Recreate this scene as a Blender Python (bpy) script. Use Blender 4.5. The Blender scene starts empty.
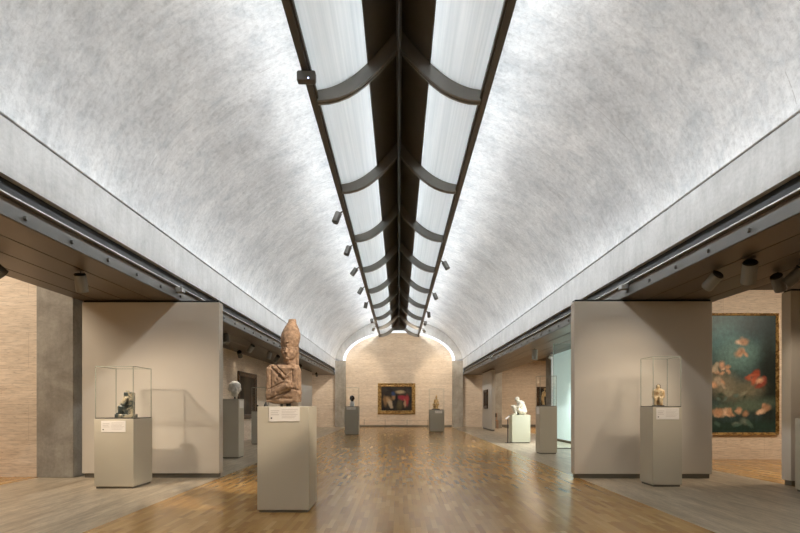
import bpy, bmesh, math, random
from mathutils import Vector, Matrix, noise
random.seed(7)
S = bpy.context.scene
COL = S.collection
H = 1.20            # eye height
YE = 30.5           # end wall
YB = -1.8           # wall behind the camera

# ------------------------------------------------------------------ helpers
class MB:
    def __init__(s): s.bm = bmesh.new()
    def box(s, x0, x1, y0, y1, z0, z1):
        vs = [s.bm.verts.new((x, y, z)) for x in (x0, x1) for y in (y0, y1) for z in (z0, z1)]
        for f in ((0,1,3,2),(4,6,7,5),(0,4,5,1),(2,3,7,6),(0,2,6,4),(1,5,7,3)):
            s.bm.faces.new([vs[i] for i in f])
        return s
    def tube(s, p0, p1, r0, r1=None, n=16, caps=True):
        r1 = r0 if r1 is None else r1
        p0, p1 = Vector(p0), Vector(p1)
        q = (p1-p0).to_track_quat('Z', 'Y')
        A, B = [], []
        for i in range(n):
            a = 2*math.pi*i/n
            d = q @ Vector((math.cos(a), math.sin(a), 0))
            A.append(s.bm.verts.new(p0+d*r0)); B.append(s.bm.verts.new(p1+d*r1))
        for i in range(n):
            j = (i+1) % n
            s.bm.faces.new((A[i], A[j], B[j], B[i]))
        if caps:
            s.bm.faces.new(A[::-1]); s.bm.faces.new(B)
        return s
    def lathe(s, prof, c=(0,0,0), n=24, sx=1, sy=1):
        rings = []
        for r, z in prof:
            rings.append([s.bm.verts.new((c[0]+sx*r*math.cos(2*math.pi*i/n), c[1]+sy*r*math.sin(2*math.pi*i/n), c[2]+z)) for i in range(n)])
        for a, b in zip(rings, rings[1:]):
            for i in range(n):
                j = (i+1) % n
                s.bm.faces.new((a[i], a[j], b[j], b[i]))
        s.bm.faces.new(rings[0][::-1]); s.bm.faces.new(rings[-1])
        return s
    def ell(s, c, r, rot=(0,0,0), n=18):
        M = Matrix.Translation(c) @ Matrix.Rotation(rot[2],4,'Z') @ Matrix.Rotation(rot[1],4,'Y') @ Matrix.Rotation(rot[0],4,'X') @ Matrix.Diagonal((r[0], r[1], r[2], 1))
        bmesh.ops.create_uvsphere(s.bm, u_segments=n, v_segments=n//2+2, radius=1, matrix=M)
        return s
    def cap(s, p0, p1, r0, r1=None, flat=1):
        r1 = r0 if r1 is None else r1
        s.tube(p0, p1, r0, r1, n=14); s.ell(p0, (r0,)*3, n=14); s.ell(p1, (r1,)*3, n=14)
        return s
    def rbox(s, c, size, rot=(0,0,0), taper=1.0):
        M = Matrix.Translation(c) @ Matrix.Rotation(rot[2],4,'Z') @ Matrix.Rotation(rot[1],4,'Y') @ Matrix.Rotation(rot[0],4,'X')
        vs = []
        for x in (-.5, .5):
            for y in (-.5, .5):
                for z in (-.5, .5):
                    t = taper if z > 0 else 1
                    vs.append(s.bm.verts.new(M @ Vector((x*size[0]*t, y*size[1]*t, z*size[2]))))
        for f in ((0,1,3,2),(4,6,7,5),(0,4,5,1),(2,3,7,6),(0,2,6,4),(1,5,7,3)):
            s.bm.faces.new([vs[i] for i in f])
        return s
    def strip(s, secA, secB):
        """solid loft between two closed outlines"""
        a = [s.bm.verts.new(p) for p in secA]; b = [s.bm.verts.new(p) for p in secB]
        n = len(a)
        for i in range(n):
            j = (i+1) % n
            s.bm.faces.new((a[i], a[j], b[j], b[i]))
        s.bm.faces.new(a[::-1]); s.bm.faces.new(b)
        return s
    def build(s, name, m, parent=None, smooth=False, bevel=0, norm=True):
        if norm: bmesh.ops.recalc_face_normals(s.bm, faces=s.bm.faces[:])
        me = bpy.data.meshes.new(name); s.bm.to_mesh(me); s.bm.free()
        o = bpy.data.objects.new(name, me); COL.objects.link(o)
        me.materials.append(m)
        if smooth:
            for p in me.polygons: p.use_smooth = True
        if parent is not None: o.parent = parent
        if bevel:
            b = o.modifiers.new('b', 'BEVEL'); b.width = bevel; b.segments = 2; b.limit_method = 'ANGLE'
        return o

def tag(o, label=None, cat=None, group=None, kind=None):
    if label: o['label'] = label
    if cat: o['category'] = cat
    if group: o['group'] = group
    if kind: o['kind'] = kind
    return o
def thing(name, label, cat, loc=(0,0,0), rz=0, group=None):
    o = bpy.data.objects.new(name, None); COL.objects.link(o)
    o.location = loc; o.rotation_euler.z = rz; o.empty_display_size = .1
    return tag(o, label, cat, group)
def struct(name, mb, m, label=None, **k):
    o = mb.build(name, m, **k); o['kind'] = 'structure'
    if label: o['label'] = label
    return o
def copy_tree(o, parent=None):
    c = o.copy(); COL.objects.link(c)
    if parent is not None: c.parent = parent
    for ch in list(o.children): copy_tree(ch, c)
    return c

def sculpt(name, mb, m, parent, voxel, smooth=3, carve=(), bump=0.0, bscale=20, post=None):
    """fuse overlapping volumes to one skin, smooth it, then press grooves into it"""
    me = bpy.data.meshes.new('tmp'); mb.bm.to_mesh(me); mb.bm.free()
    t = bpy.data.objects.new('tmp', me); COL.objects.link(t)
    r = t.modifiers.new('r', 'REMESH'); r.mode = 'VOXEL'; r.voxel_size = voxel
    bpy.context.view_layer.update()
    me2 = bpy.data.meshes.new_from_object(t.evaluated_get(bpy.context.evaluated_depsgraph_get()))
    bpy.data.objects.remove(t)
    bm = bmesh.new(); bm.from_mesh(me2)
    for _ in range(smooth): bmesh.ops.smooth_vert(bm, verts=bm.verts[:], factor=.5, use_axis_x=True, use_axis_y=True, use_axis_z=True)
    bm.normal_update()
    nv = {v: v.normal.copy() for v in bm.verts}
    for v in bm.verts:
        p = v.co; d = 0
        for a, b, w, dep, ymax in carve:
            if p.y > ymax: continue
            a_, b_ = Vector(a), Vector(b); ab = b_-a_
            q = Vector((p.x, 0, p.z)); a2 = Vector((a_.x, 0, a_.z)); ab2 = Vector((ab.x, 0, ab.z))
            tt = max(0, min(1, (q-a2).dot(ab2)/max(ab2.length_squared, 1e-9)))
            ds = (q-a2-ab2*tt).length
            d -= dep*math.exp(-(ds/w)**2)
        if bump: d += bump*noise.noise(p*bscale)
        v.co = p + nv[v]*d
    me3 = bpy.data.meshes.new(name); bm.to_mesh(me3); bm.free()
    for p in me3.polygons: p.use_smooth = True
    me3.materials.append(m)
    o = bpy.data.objects.new(name, me3); COL.objects.link(o)
    if parent is not None: o.parent = parent
    return o

# ------------------------------------------------------------------ materials
def newmat(name):
    m = bpy.data.materials.new(name); m.use_nodes = True
    nt = m.node_tree; nt.nodes.clear()
    out = nt.nodes.new('ShaderNodeOutputMaterial')
    return m, nt, out
class N:
    def __init__(s, nt): s.nt = nt
    def __call__(s, t, **k):
        n = s.nt.nodes.new('ShaderNode'+t)
        ins = k.pop('ins', {})
        for a, b in k.items(): setattr(n, a, b)
        for a, b in ins.items():
            if hasattr(b, 'is_output'): s.nt.links.new(b, n.inputs[a])
            else: n.inputs[a].default_value = b
        return n
    def math(s, op, a, b=0.0, clamp=False):
        return s('Math', operation=op, use_clamp=clamp, ins={0: a, 1: b}).outputs[0]
    def mix(s, f, a, b, bt='MIX'):
        n = s('Mix', data_type='RGBA', blend_type=bt, clamp_factor=True)
        for i, v in ((0, f), (6, a), (7, b)):
            if hasattr(v, 'is_output'): s.nt.links.new(v, n.inputs[i])
            else: n.inputs[i].default_value = (*v, 1) if isinstance(v, (tuple, list)) and len(v) == 3 else v
        return n.outputs[2]
    def ramp(s, f, stops, interp='LINEAR'):
        n = s('ValToRGB', ins={0: f}); cr = n.color_ramp; cr.interpolation = interp
        cr.elements.remove(cr.elements[1]); cr.elements[0].position = stops[0][0]
        for p, c in stops[1:]: cr.elements.new(p)
        for e, (p, c) in zip(cr.elements, stops): e.color = (*c, 1) if len(c) == 3 else c
        return n.outputs[0]
    def noise(s, vec, scale=1, detail=4, rough=.55, dist=0):
        return s('TexNoise', ins={'Vector': vec, 'Scale': scale, 'Detail': detail, 'Roughness': rough, 'Distortion': dist}).outputs['Fac']
    def vec(s, x, y, z): return s('CombineXYZ', ins={0: x, 1: y, 2: z}).outputs[0]
def G(v): return (v, v, v)

def plain(name, c, rough=.6, metal=0, spec=.5, var=.06, vscale=6, bump=0, coat=0):
    m, nt, out = newmat(name); n = N(nt)
    co = n('TexCoord').outputs['Object']
    f = n.noise(co, vscale, 5)
    col = n.mix(f, tuple(x*(1-var) for x in c), tuple(min(1, x*(1+var)) for x in c))
    b = n('BsdfPrincipled', ins={'Base Color': col, 'Roughness': rough, 'Metallic': metal, 'Specular IOR Level': spec, 'Coat Weight': coat})
    if bump:
        bp = n('Bump', ins={'Height': n.noise(co, vscale*8, 4), 'Strength': bump, 'Distance': .01})
        nt.links.new(bp.outputs[0], b.inputs['Normal'])
    nt.links.new(b.outputs[0], out.inputs[0]); return m

def emit(name, c, s):
    m, nt, out = newmat(name); n = N(nt)
    e = n('Emission', ins={'Color': (*c, 1), 'Strength': s}); nt.links.new(e.outputs[0], out.inputs[0]); return m

def concrete_vault():
    m, nt, out = newmat('vault_concrete'); n = N(nt)
    uv = n('UVMap').outputs[0]
    sp = n('SeparateXYZ', ins={0: uv}); u, v = sp.outputs[0], sp.outputs[1]
    cloud = n.noise(n.vec(u, v, 0.0), .75, 6, .62, .4)
    mott = n.noise(n.vec(u, v, 3.0), 3.2, 8, .72, .6)
    st = n.noise(n.vec(n.math('MULTIPLY', u, .55), n.math('MULTIPLY', v, 9.0), 7.0), 1.0, 6, .7, .5)
    st2 = n.noise(n.vec(n.math('MULTIPLY', u, .9), n.math('MULTIPLY', v, 26.0), 2.0), 1.0, 4, .6, .3)
    c = n.ramp(cloud, [(.30, (.53, .545, .555)), (.5, (.66, .68, .69)), (.72, (.76, .775, .78))])
    c = n.mix(.95, c, n.ramp(mott, [(.32, (.76, .79, .81)), (.5, G(.97)), (.68, G(1.10))]), 'MULTIPLY')
    c = n.mix(.45, c, n.ramp(st, [(.33, G(.85)), (.5, G(1)), (.66, G(1.1))]), 'MULTIPLY')
    c = n.mix(.4, c, n.ramp(st2, [(.35, G(.91)), (.5, G(1)), (.68, G(1.09))]), 'MULTIPLY')
    gr = n.noise(n.vec(u, v, 6.0), 14.0, 8, .8, .4)
    c = n.mix(.8, c, n.ramp(gr, [(.34, G(.72)), (.5, G(1)), (.66, G(1.16))]), 'MULTIPLY')
    # hairline form joints running up the arc, and pores
    fr = n.math('FRACT', n.math('MULTIPLY', n.math('ADD', v, n.math('MULTIPLY', n.noise(n.vec(u, 0.0, 0.0), 2.0), .06)), .41))
    line = n.math('MULTIPLY', n.math('LESS_THAN', fr, .004), n.math('GREATER_THAN', n.noise(n.vec(u, v, 9.0), .9), .55))
    c = n.mix(n.math('MULTIPLY', line, .45), c, (.25, .24, .23))
    vo = n('TexVoronoi', ins={'Vector': n.vec(u, v, 0.0), 'Scale': 6.0}).outputs['Distance']
    pore = n.math('MULTIPLY', n.math('LESS_THAN', vo, .03), n.math('GREATER_THAN', n.noise(n.vec(u, v, 5.0), 1.3), .54))
    c = n.mix(n.math('MULTIPLY', pore, .6), c, (.16, .15, .14))
    b = n('BsdfPrincipled', ins={'Base Color': c, 'Roughness': .5, 'Specular IOR Level': .35})
    bp = n('Bump', ins={'Height': n.math('ADD', mott, st2), 'Strength': .12, 'Distance': .01})
    nt.links.new(bp.outputs[0], b.inputs['Normal'])
    nt.links.new(b.outputs[0], out.inputs[0]); return m

def concrete(name, lo, hi, streak=True):
    m, nt, out = newmat(name); n = N(nt)
    co = n('TexCoord').outputs['Object']; sp = n('SeparateXYZ', ins={0: co})
    h = n.math('ADD', sp.outputs[0], sp.outputs[1]); z = sp.outputs[2]
    a = n.noise(n.vec(h, z, 0.0), 1.6, 8, .7, .5)
    s_ = n.noise(n.vec(n.math('MULTIPLY', h, 7.0), n.math('MULTIPLY', z, .9), 0.0), 1.0, 5, .65)
    c = n.ramp(a, [(.3, lo), (.7, hi)])
    c = n.mix(.8, c, n.ramp(s_, [(.3, G(.84)), (.5, G(1)), (.7, G(1.08))]), 'MULTIPLY')
    fi = n.noise(n.vec(h, z, 4.0), 22, 4, .7)
    c = n.mix(.7, c, n.ramp(fi, [(.3, G(.85)), (.6, G(1.05))]), 'MULTIPLY')
    b = n('BsdfPrincipled', ins={'Base Color': c, 'Roughness': .6, 'Specular IOR Level': .3})
    bp = n('Bump', ins={'Height': fi, 'Strength': .15, 'Distance': .01})
    nt.links.new(bp.outputs[0], b.inputs['Normal'])
    nt.links.new(b.outputs[0], out.inputs[0]); return m

def travertine(name, lo=(.60, .49, .375), hi=(.78, .68, .56), course=.61):
    m, nt, out = newmat(name); n = N(nt)
    co = n('TexCoord').outputs['Object']; sp = n('SeparateXYZ', ins={0: co})
    h = n.math('ADD', sp.outputs[0], sp.outputs[1]); z = sp.outputs[2]
    band = n.noise(n.vec(n.math('MULTIPLY', h, 1.1), n.math('MULTIPLY', z, 9.0), 0.0), 1.0, 8, .75, .5)
    fine = n.noise(n.vec(n.math('MULTIPLY', h, 5.0), n.math('MULTIPLY', z, 42.0), 0.0), 1.0, 5, .7)
    big = n.noise(n.vec(n.math('MULTIPLY', h, .5), n.math('MULTIPLY', z, 1.5), 3.0), 1.0, 3)
    c = n.ramp(band, [(.3, lo), (.5, tuple((a+b)/2 for a, b in zip(lo, hi))), (.7, hi)])
    c = n.mix(.9, c, n.ramp(fine, [(.34, G(.72)), (.5, G(1)), (.66, G(1.12))]), 'MULTIPLY')
    c = n.mix(.6, c, n.ramp(big, [(.3, G(.88)), (.7, G(1.1))]), 'MULTIPLY')
    pit = n.noise(n.vec(n.math('MULTIPLY', h, 9.0), n.math('MULTIPLY', z, 45.0), 8.0), 1.0, 3, .6)
    c = n.mix(n.ramp(pit, [(.64, G(0)), (.70, G(.65))]), c, (.26, .17, .10))
    zz = n.math('DIVIDE', z, course); row = n.math('FLOOR', zz)
    jt = n.math('LESS_THAN', n.math('FRACT', zz), .012)
    hh = n.math('FRACT', n.math('ADD', n.math('DIVIDE', h, 1.83), n.math('MULTIPLY', row, .5)))
    jt = n.math('MAXIMUM', jt, n.math('LESS_THAN', hh, .004))
    c = n.mix(n.math('MULTIPLY', jt, .35), c, (.30, .22, .15))
    rv = n('TexWhiteNoise', noise_dimensions='1D', ins={'W': row}).outputs['Value']
    c = n.mix(.5, c, n.ramp(rv, [(0, G(.94)), (1, G(1.05))]), 'MULTIPLY')
    b = n('BsdfPrincipled', ins={'Base Color': c, 'Roughness': .5, 'Specular IOR Level': .3})
    nt.links.new(b.outputs[0], out.inputs[0]); return m

def stone_floor():
    m, nt, out = newmat('travertine_floor'); n = N(nt)
    co = n('TexCoord').outputs['Object']; sp = n('SeparateXYZ', ins={0: co}); x, y = sp.outputs[0], sp.outputs[1]
    a = n.noise(n.vec(n.math('MULTIPLY', x, 7.0), n.math('MULTIPLY', y, .7), 0.0), 1, 8, .72, .5)
    b_ = n.noise(n.vec(n.math('MULTIPLY', x, 34.0), n.math('MULTIPLY', y, 4.5), 1.0), 1, 4, .65)
    c = n.ramp(a, [(.32, (.27, .21, .14)), (.5, (.45, .37, .265)), (.68, (.62, .53, .40))])
    c = n.mix(.9, c, n.ramp(b_, [(.3, G(.68)), (.5, G(1)), (.7, G(1.18))]), 'MULTIPLY')
    pit = n.noise(n.vec(n.math('MULTIPLY', x, 60.0), n.math('MULTIPLY', y, 14.0), 8.0), 1.0, 3, .6)
    c = n.mix(n.ramp(pit, [(.62, G(0)), (.68, G(.6))]), c, (.15, .12, .09))
    jt = n.math('MAXIMUM', n.math('LESS_THAN', n.math('FRACT', n.math('DIVIDE', y, .92)), .006),
                n.math('LESS_THAN', n.math('FRACT', n.math('DIVIDE', n.math('SUBTRACT', n.math('ABSOLUTE', x), 2.995), .985)), .005))
    c = n.mix(n.math('MULTIPLY', jt, .5), c, (.2, .17, .13))
    b = n('BsdfPrincipled', ins={'Base Color': c, 'Roughness': .32, 'Specular IOR Level': .5})
    nt.links.new(b.outputs[0], out.inputs[0]); return m

def wood_floor():
    m, nt, out = newmat('oak_floor'); n = N(nt)
    co = n('TexCoord').outputs['Object']; sp = n('SeparateXYZ', ins={0: co}); x, y = sp.outputs[0], sp.outputs[1]
    W, L = .055, .40
    row = n.math('FLOOR', n.math('DIVIDE', x, W))
    off = n('TexWhiteNoise', noise_dimensions='1D', ins={'W': row}).outputs['Value']
    ly = n.math('ADD', n.math('DIVIDE', y, L), off)
    cell = n.math('FLOOR', ly)
    r = n('TexWhiteNoise', noise_dimensions='3D', ins={'Vector': n.vec(row, cell, 0.0)})
    rv = n('MapRange', ins={0: r.outputs['Value'], 1: 0.0, 2: 1.0, 3: .02, 4: .97}).outputs[0]
    c = n.ramp(rv, [(0, (.34, .180, .052)), (.3, (.41, .225, .070)), (.65, (.475, .27, .088)), (.9, (.53, .315, .11)), (1, (.62, .40, .16))])
    gr = n.noise(n.vec(n.math('MULTIPLY', x, 120.0), n.math('MULTIPLY', y, 4.0), row), 1.0, 3, .6)
    c = n.mix(.4, c, n.ramp(gr, [(.3, G(.84)), (.7, G(1.12))]), 'MULTIPLY')
    ej = n.math('MAXIMUM', n.math('LESS_THAN', n.math('FRACT', n.math('DIVIDE', x, W)), .035), n.math('LESS_THAN', n.math('FRACT', ly), .01))
    c = n.mix(n.math('MULTIPLY', ej, .3), c, (.06, .03, .012))
    big = n.noise(n.vec(x, y, 0.0), .5, 3)
    c = n.mix(.5, c, n.ramp(big, [(.3, G(.88)), (.7, G(1.1))]), 'MULTIPLY')
    
    b = n('BsdfPrincipled', ins={'Base Color': c, 'Roughness': .21, 'Specular IOR Level': .5})
    nt.links.new(b.outputs[0], out.inputs[0]); return m

def panel_mat():
    m, nt, out = newmat('perforated_aluminium'); n = N(nt)
    co = n('TexCoord').outputs['Object']; sp = n('SeparateXYZ', ins={0: co})
    st = n.noise(n.vec(n.math('MULTIPLY', sp.outputs[0], 30.0), n.math('MULTIPLY', sp.outputs[1], .25), 0.0), 1, 3)
    c = n.ramp(st, [(.3, (.80, .83, .84)), (.7, (.95, .965, .97))])
    d = n('BsdfDiffuse', ins={'Color': c}); t = n('BsdfTranslucent', ins={'Color': c})
    g = n('BsdfGlossy', ins={'Color': (.8, .8, .8, 1), 'Roughness': .35})
    a = n('MixShader', ins={0: .5, 1: d.outputs[0], 2: t.outputs[0]})
    b = n('MixShader', ins={0: .12, 1: a.outputs[0], 2: g.outputs[0]})
    nt.links.new(b.outputs[0], out.inputs[0]); return m

def glass(name, tint, refl=1.0):
    m, nt, out = newmat(name); n = N(nt)
    t = n('BsdfTransparent', ins={'Color': (*tint, 1)}); g = n('BsdfGlossy', ins={'Color': (1, 1, 1, 1), 'Roughness': .02})
    f = n('Fresnel', ins={'IOR': 1.35})
    x = n('MixShader', ins={0: n.math('MULTIPLY', f.outputs[0], refl), 1: t.outputs[0], 2: g.outputs[0]})
    nt.links.new(x.outputs[0], out.inputs[0]); return m

def two_tone(name, a, b, scale, thr=.5, w=.03, rough=.5, stretch=(1,1,1), metal=0, c3=None):
    m, nt, out = newmat(name); n = N(nt)
    mp = n('Mapping', ins={'Vector': n('TexCoord').outputs['Object'], 'Scale': stretch})
    f = n.noise(mp.outputs[0], scale, 4, .6, .5)
    c = n.ramp(f, [(thr-w, a), (thr+w, b)])
    f2 = n.noise(mp.outputs[0], scale*4, 6, .7)
    c = n.mix(.8, c, n.ramp(f2, [(.3, G(.8)), (.7, G(1.15))]), 'MULTIPLY')
    bs = n('BsdfPrincipled', ins={'Base Color': c, 'Roughness': rough, 'Metallic': metal})
    bp = n('Bump', ins={'Height': f2, 'Strength': .3, 'Distance': .005})
    nt.links.new(bp.outputs[0], bs.inputs['Normal'])
    nt.links.new(bs.outputs[0], out.inputs[0]); return m

def painting_mat(name, bg_lo, bg_hi, blobs, ax='XZ', rough=.35, warp=.05, ws=7, u0=0.0):
    """soft abstract patches of colour; coordinates 0..1 across / up the canvas via UV"""
    m, nt, out = newmat(name); n = N(nt)
    uv = n('UVMap').outputs[0]
    sp = n('SeparateXYZ', ins={0: uv})
    w1 = n.noise(uv, ws, 5, .65); w2 = n.noise(n('Mapping', ins={'Vector': uv, 'Location': (5, 3, 1)}).outputs[0], ws, 5, .65)
    u = n.math('ADD', sp.outputs[0], n.math('MULTIPLY', n.math('SUBTRACT', w1, .5), warp*2))
    v = n.math('ADD', sp.outputs[1], n.math('MULTIPLY', n.math('SUBTRACT', w2, .5), warp*2))
    big = n.noise(uv, 3.2, 6, .65, .6)
    c = n.ramp(big, [(.35, bg_lo), (.65, bg_hi)])
    for (cx, cy, rx, ry, ang, col, soft) in blobs:
        cx = u0+(1-u0)*cx; rx *= (1-u0) if abs(ang) < .8 else 1
        dx = n.math('SUBTRACT', u, cx); dy = n.math('SUBTRACT', v, cy)
        ca, sa = math.cos(ang), math.sin(ang)
        a = n.math('DIVIDE', n.math('ADD', n.math('MULTIPLY', dx, ca), n.math('MULTIPLY', dy, sa)), rx)
        b = n.math('DIVIDE', n.math('SUBTRACT', n.math('MULTIPLY', dy, ca), n.math('MULTIPLY', dx, sa)), ry)
        d = n.math('SQRT', n.math('ADD', n.math('MULTIPLY', a, a), n.math('MULTIPLY', b, b)))
        k = n('MapRange', interpolation_type='SMOOTHSTEP', ins={0: d, 1: 1.0+soft, 2: 1.0-soft, 3: 0.0, 4: 1.0}).outputs[0]
        c = n.mix(k, c, col)
    f = n.noise(uv, 28, 5, .7)
    c = n.mix(.8, c, n.ramp(f, [(.3, G(.65)), (.7, G(1.3))]), 'MULTIPLY')
    bs = n('BsdfPrincipled', ins={'Base Color': c, 'Roughness': rough, 'Specular IOR Level': .3})
    nt.links.new(bs.outputs[0], out.inputs[0]); return m

M = dict(
    vault=concrete_vault(),
    beam=concrete('beam_concrete', (.38, .38, .37), (.54, .54, .53)),
    col=concrete('column_concrete', (.22, .20, .17), (.42, .395, .345)),
    trav=travertine('travertine'),
    stone=stone_floor(), wood=wood_floor(), panel=panel_mat(),
    bronze=plain('dark_bronze', (.13, .12, .105), .42, .5, var=.1),
    rib=plain('rib_metal', (.30, .29, .27), .42, .4, var=.08),
    darkp=plain('solid_dark_panel', (.15, .15, .145), .4, .1, var=.15),
    soffit=plain('soffit_aluminium', (.145, .115, .083), .38, .35, var=.08, vscale=2),
    soffit_gap=plain('soffit_gap', (.012, .01, .008), .8),
    recess=plain('track_recess', (.008, .009, .009), .6),
    ledge=plain('bright_ledge', (.50, .49, .46), .35, .4),
    strip=plain('steel_strip', (.10, .097, .086), .5, .2, var=.1),
    brown=plain('brown_strip', (.13, .095, .06), .5, .2),
    part=plain('partition_paint', (.63, .58, .50), .75, spec=.2, var=.025, vscale=2),
    plinth=plain('plinth_metal', (.17, .155, .125), .5, .2),
    ped=plain('pedestal_lacquer', (.52, .475, .375), .42, spec=.4, var=.02, vscale=2),
    ped_grey=plain('grey_pedestal_lacquer', (.36, .345, .285), .42, spec=.4, var=.02, vscale=2),
    ped_cream=plain('cream_pedestal_lacquer', (.66, .66, .52), .42, spec=.4, var=.02, vscale=2),
    ped_dark=plain('dark_pedestal_side', (.10, .10, .09), .5),
    card=plain('label_card', (.80, .76, .70), .7, var=.02),
    print=plain('label_print', (.42, .37, .33), .8),
    ink=plain('label_ink', (.06, .06, .06), .8),
    glass=glass('case_glass', (.998, 1.0, .998), .16),
    edge=plain('glass_edge', (.26, .28, .22), .3, var=.1),
    tealglass=glass('green_glass', (.88, .95, .94), .6),
    tealedge=plain('green_glass_edge', (.62, .80, .76), .2),
    black=plain('black_metal', (.015, .015, .015), .45),
    can=plain('spot_can', (.17, .165, .15), .45, .35, var=.1),
    canl=plain('spot_can_light', (.30, .30, .28), .45, .3, var=.1),
    gilt=two_tone('gilt_frame', (.20, .11, .03), (.52, .34, .12), 14, rough=.35, metal=.35),
    dframe=two_tone('brown_frame', (.03, .015, .007), (.11, .055, .02), 12, rough=.4, metal=.1),
    white=plain('white_cap', (.8, .8, .78), .5),
    closure=plain('plaster', (.55, .50, .43), .8),
    roof=plain('dark_roof', (.09, .075, .06), .8),
    scrim=None,
    granite=two_tone('red_quartzite', (.20, .13, .085), (.36, .24, .155), 22, .5, .14, .8),
    marble=two_tone('worn_marble', (.46, .43, .38), (.74, .71, .64), 9, .45, .2, .7),
    creamst=two_tone('cream_stone', (.62, .54, .43), (.80, .74, .62), 9, .42, .15, .7),
    serp=two_tone('veined_stone', (.05, .065, .06), (.50, .43, .29), 8, .52, .06, .35),
    ivory=two_tone('ivory_gold', (.45, .24, .08), (.85, .68, .42), 16, .45, .14, .4),
    gold=two_tone('aged_gold', (.42, .22, .07), (.86, .62, .30), 13, .45, .2, .4, metal=.2),
    darkhead=plain('dark_bronze_head', (.03, .022, .02), .4),
    chairw=plain('chair_wood', (.32, .15, .06), .5),
    grit=plain('sensor_black', (.02, .02, .02), .5),
)

m_, nt_, out_ = newmat('daylit_scrim'); n_ = N(nt_)
d_ = n_('BsdfDiffuse', ins={'Color': (.8, .86, .84, 1)}); e_ = n_('Emission', ins={'Color': (.76, .88, .86, 1), 'Strength': .26})
a_ = n_('AddShader', ins={0: d_.outputs[0], 1: e_.outputs[0]}); nt_.links.new(a_.outputs[0], out_.inputs[0]); M['scrim'] = m_

# ------------------------------------------------------------------ shell
EX = 12.5
struct('floor', MB().box(-3.0, 3.0, YB, YE, -.1, 0), M['wood'], 'polished oak strip floor down the middle of the hall')
for sx, ox in ((-1, 6.05), (1, 5.88)):
    struct('floor', MB().box(min(sx*3.0, sx*ox), max(sx*3.0, sx*ox), YB, YE, -.1, 0), M['stone'], 'travertine paving of the %s side aisle' % ('left' if sx < 0 else 'right'))
    struct('floor', MB().box(min(sx*ox, sx*EX), max(sx*ox, sx*EX), YB, YE, -.1, 0), M['wood'], 'oak floor of the neighbouring gallery on the %s' % ('left' if sx < 0 else 'right'))

R_ = 3.62/math.pi
Z0 = H+2.66                 # vault springing
SLOT = .42
def cyc(t): return 3.62 - R_*(t-math.sin(t)), R_*(1-math.cos(t))
def vault(sx):
    bm = bmesh.new(); uvl = bm.loops.layers.uv.new('UVMap')
    tmax = 0
    while cyc(tmax)[0] > SLOT: tmax += .005
    nu, nvv = 40, 62
    grid, us = [], []
    u = 0; prev = None
    for i in range(nu+1):
        t = tmax*(i/nu)**.8
        x, z = cyc(t)
        if prev: u += math.hypot(x-prev[0], z-prev[1])
        prev = (x, z); us.append(u)
        grid.append([bm.verts.new((sx*x, YB+(YE+.3-YB)*j/nvv, Z0+.012+z)) for j in range(nvv+1)])
    for i in range(nu):
        for j in range(nvv):
            q = [(i, j), (i+1, j), (i+1, j+1), (i, j+1)]
            f = bm.faces.new([grid[a][b] for a, b in q])
            for lp, (a, b) in zip(f.loops, q):
                lp[uvl].uv = (us[a]+(20 if sx > 0 else 0), YB+(YE+.3-YB)*b/nvv)
            f.smooth = True
    me = bpy.data.meshes.new('ceiling'); bm.to_mesh(me); bm.free(); me.materials.append(M['vault'])
    o = bpy.data.objects.new('ceiling', me); COL.objects.link(o)
    so = o.modifiers.new('s', 'SOLIDIFY'); so.thickness = .1; so.offset = -1 if sx > 0 else 1
    o['kind'] = 'structure'; o['label'] = 'curved concrete vault, %s half' % ('left' if sx < 0 else 'right')
    return o
for sx in (-1, 1): vault(sx)
# roof light: curved acrylic cap with raised concrete kerbs
kerb = MB()
kerb.box(-SLOT-.12, -SLOT, YB, YE+.3, 6.12, 6.42).box(SLOT, SLOT+.12, YB, YE+.3, 6.12, 6.42)
struct('trim_7', kerb, M['beam'], 'concrete kerbs along the roof slot')
struct('window_2', MB().box(-SLOT-.12, SLOT+.12, YB, YE+.3, 6.42, 6.46), M['white'], 'acrylic roof light along the vault crown')

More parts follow.
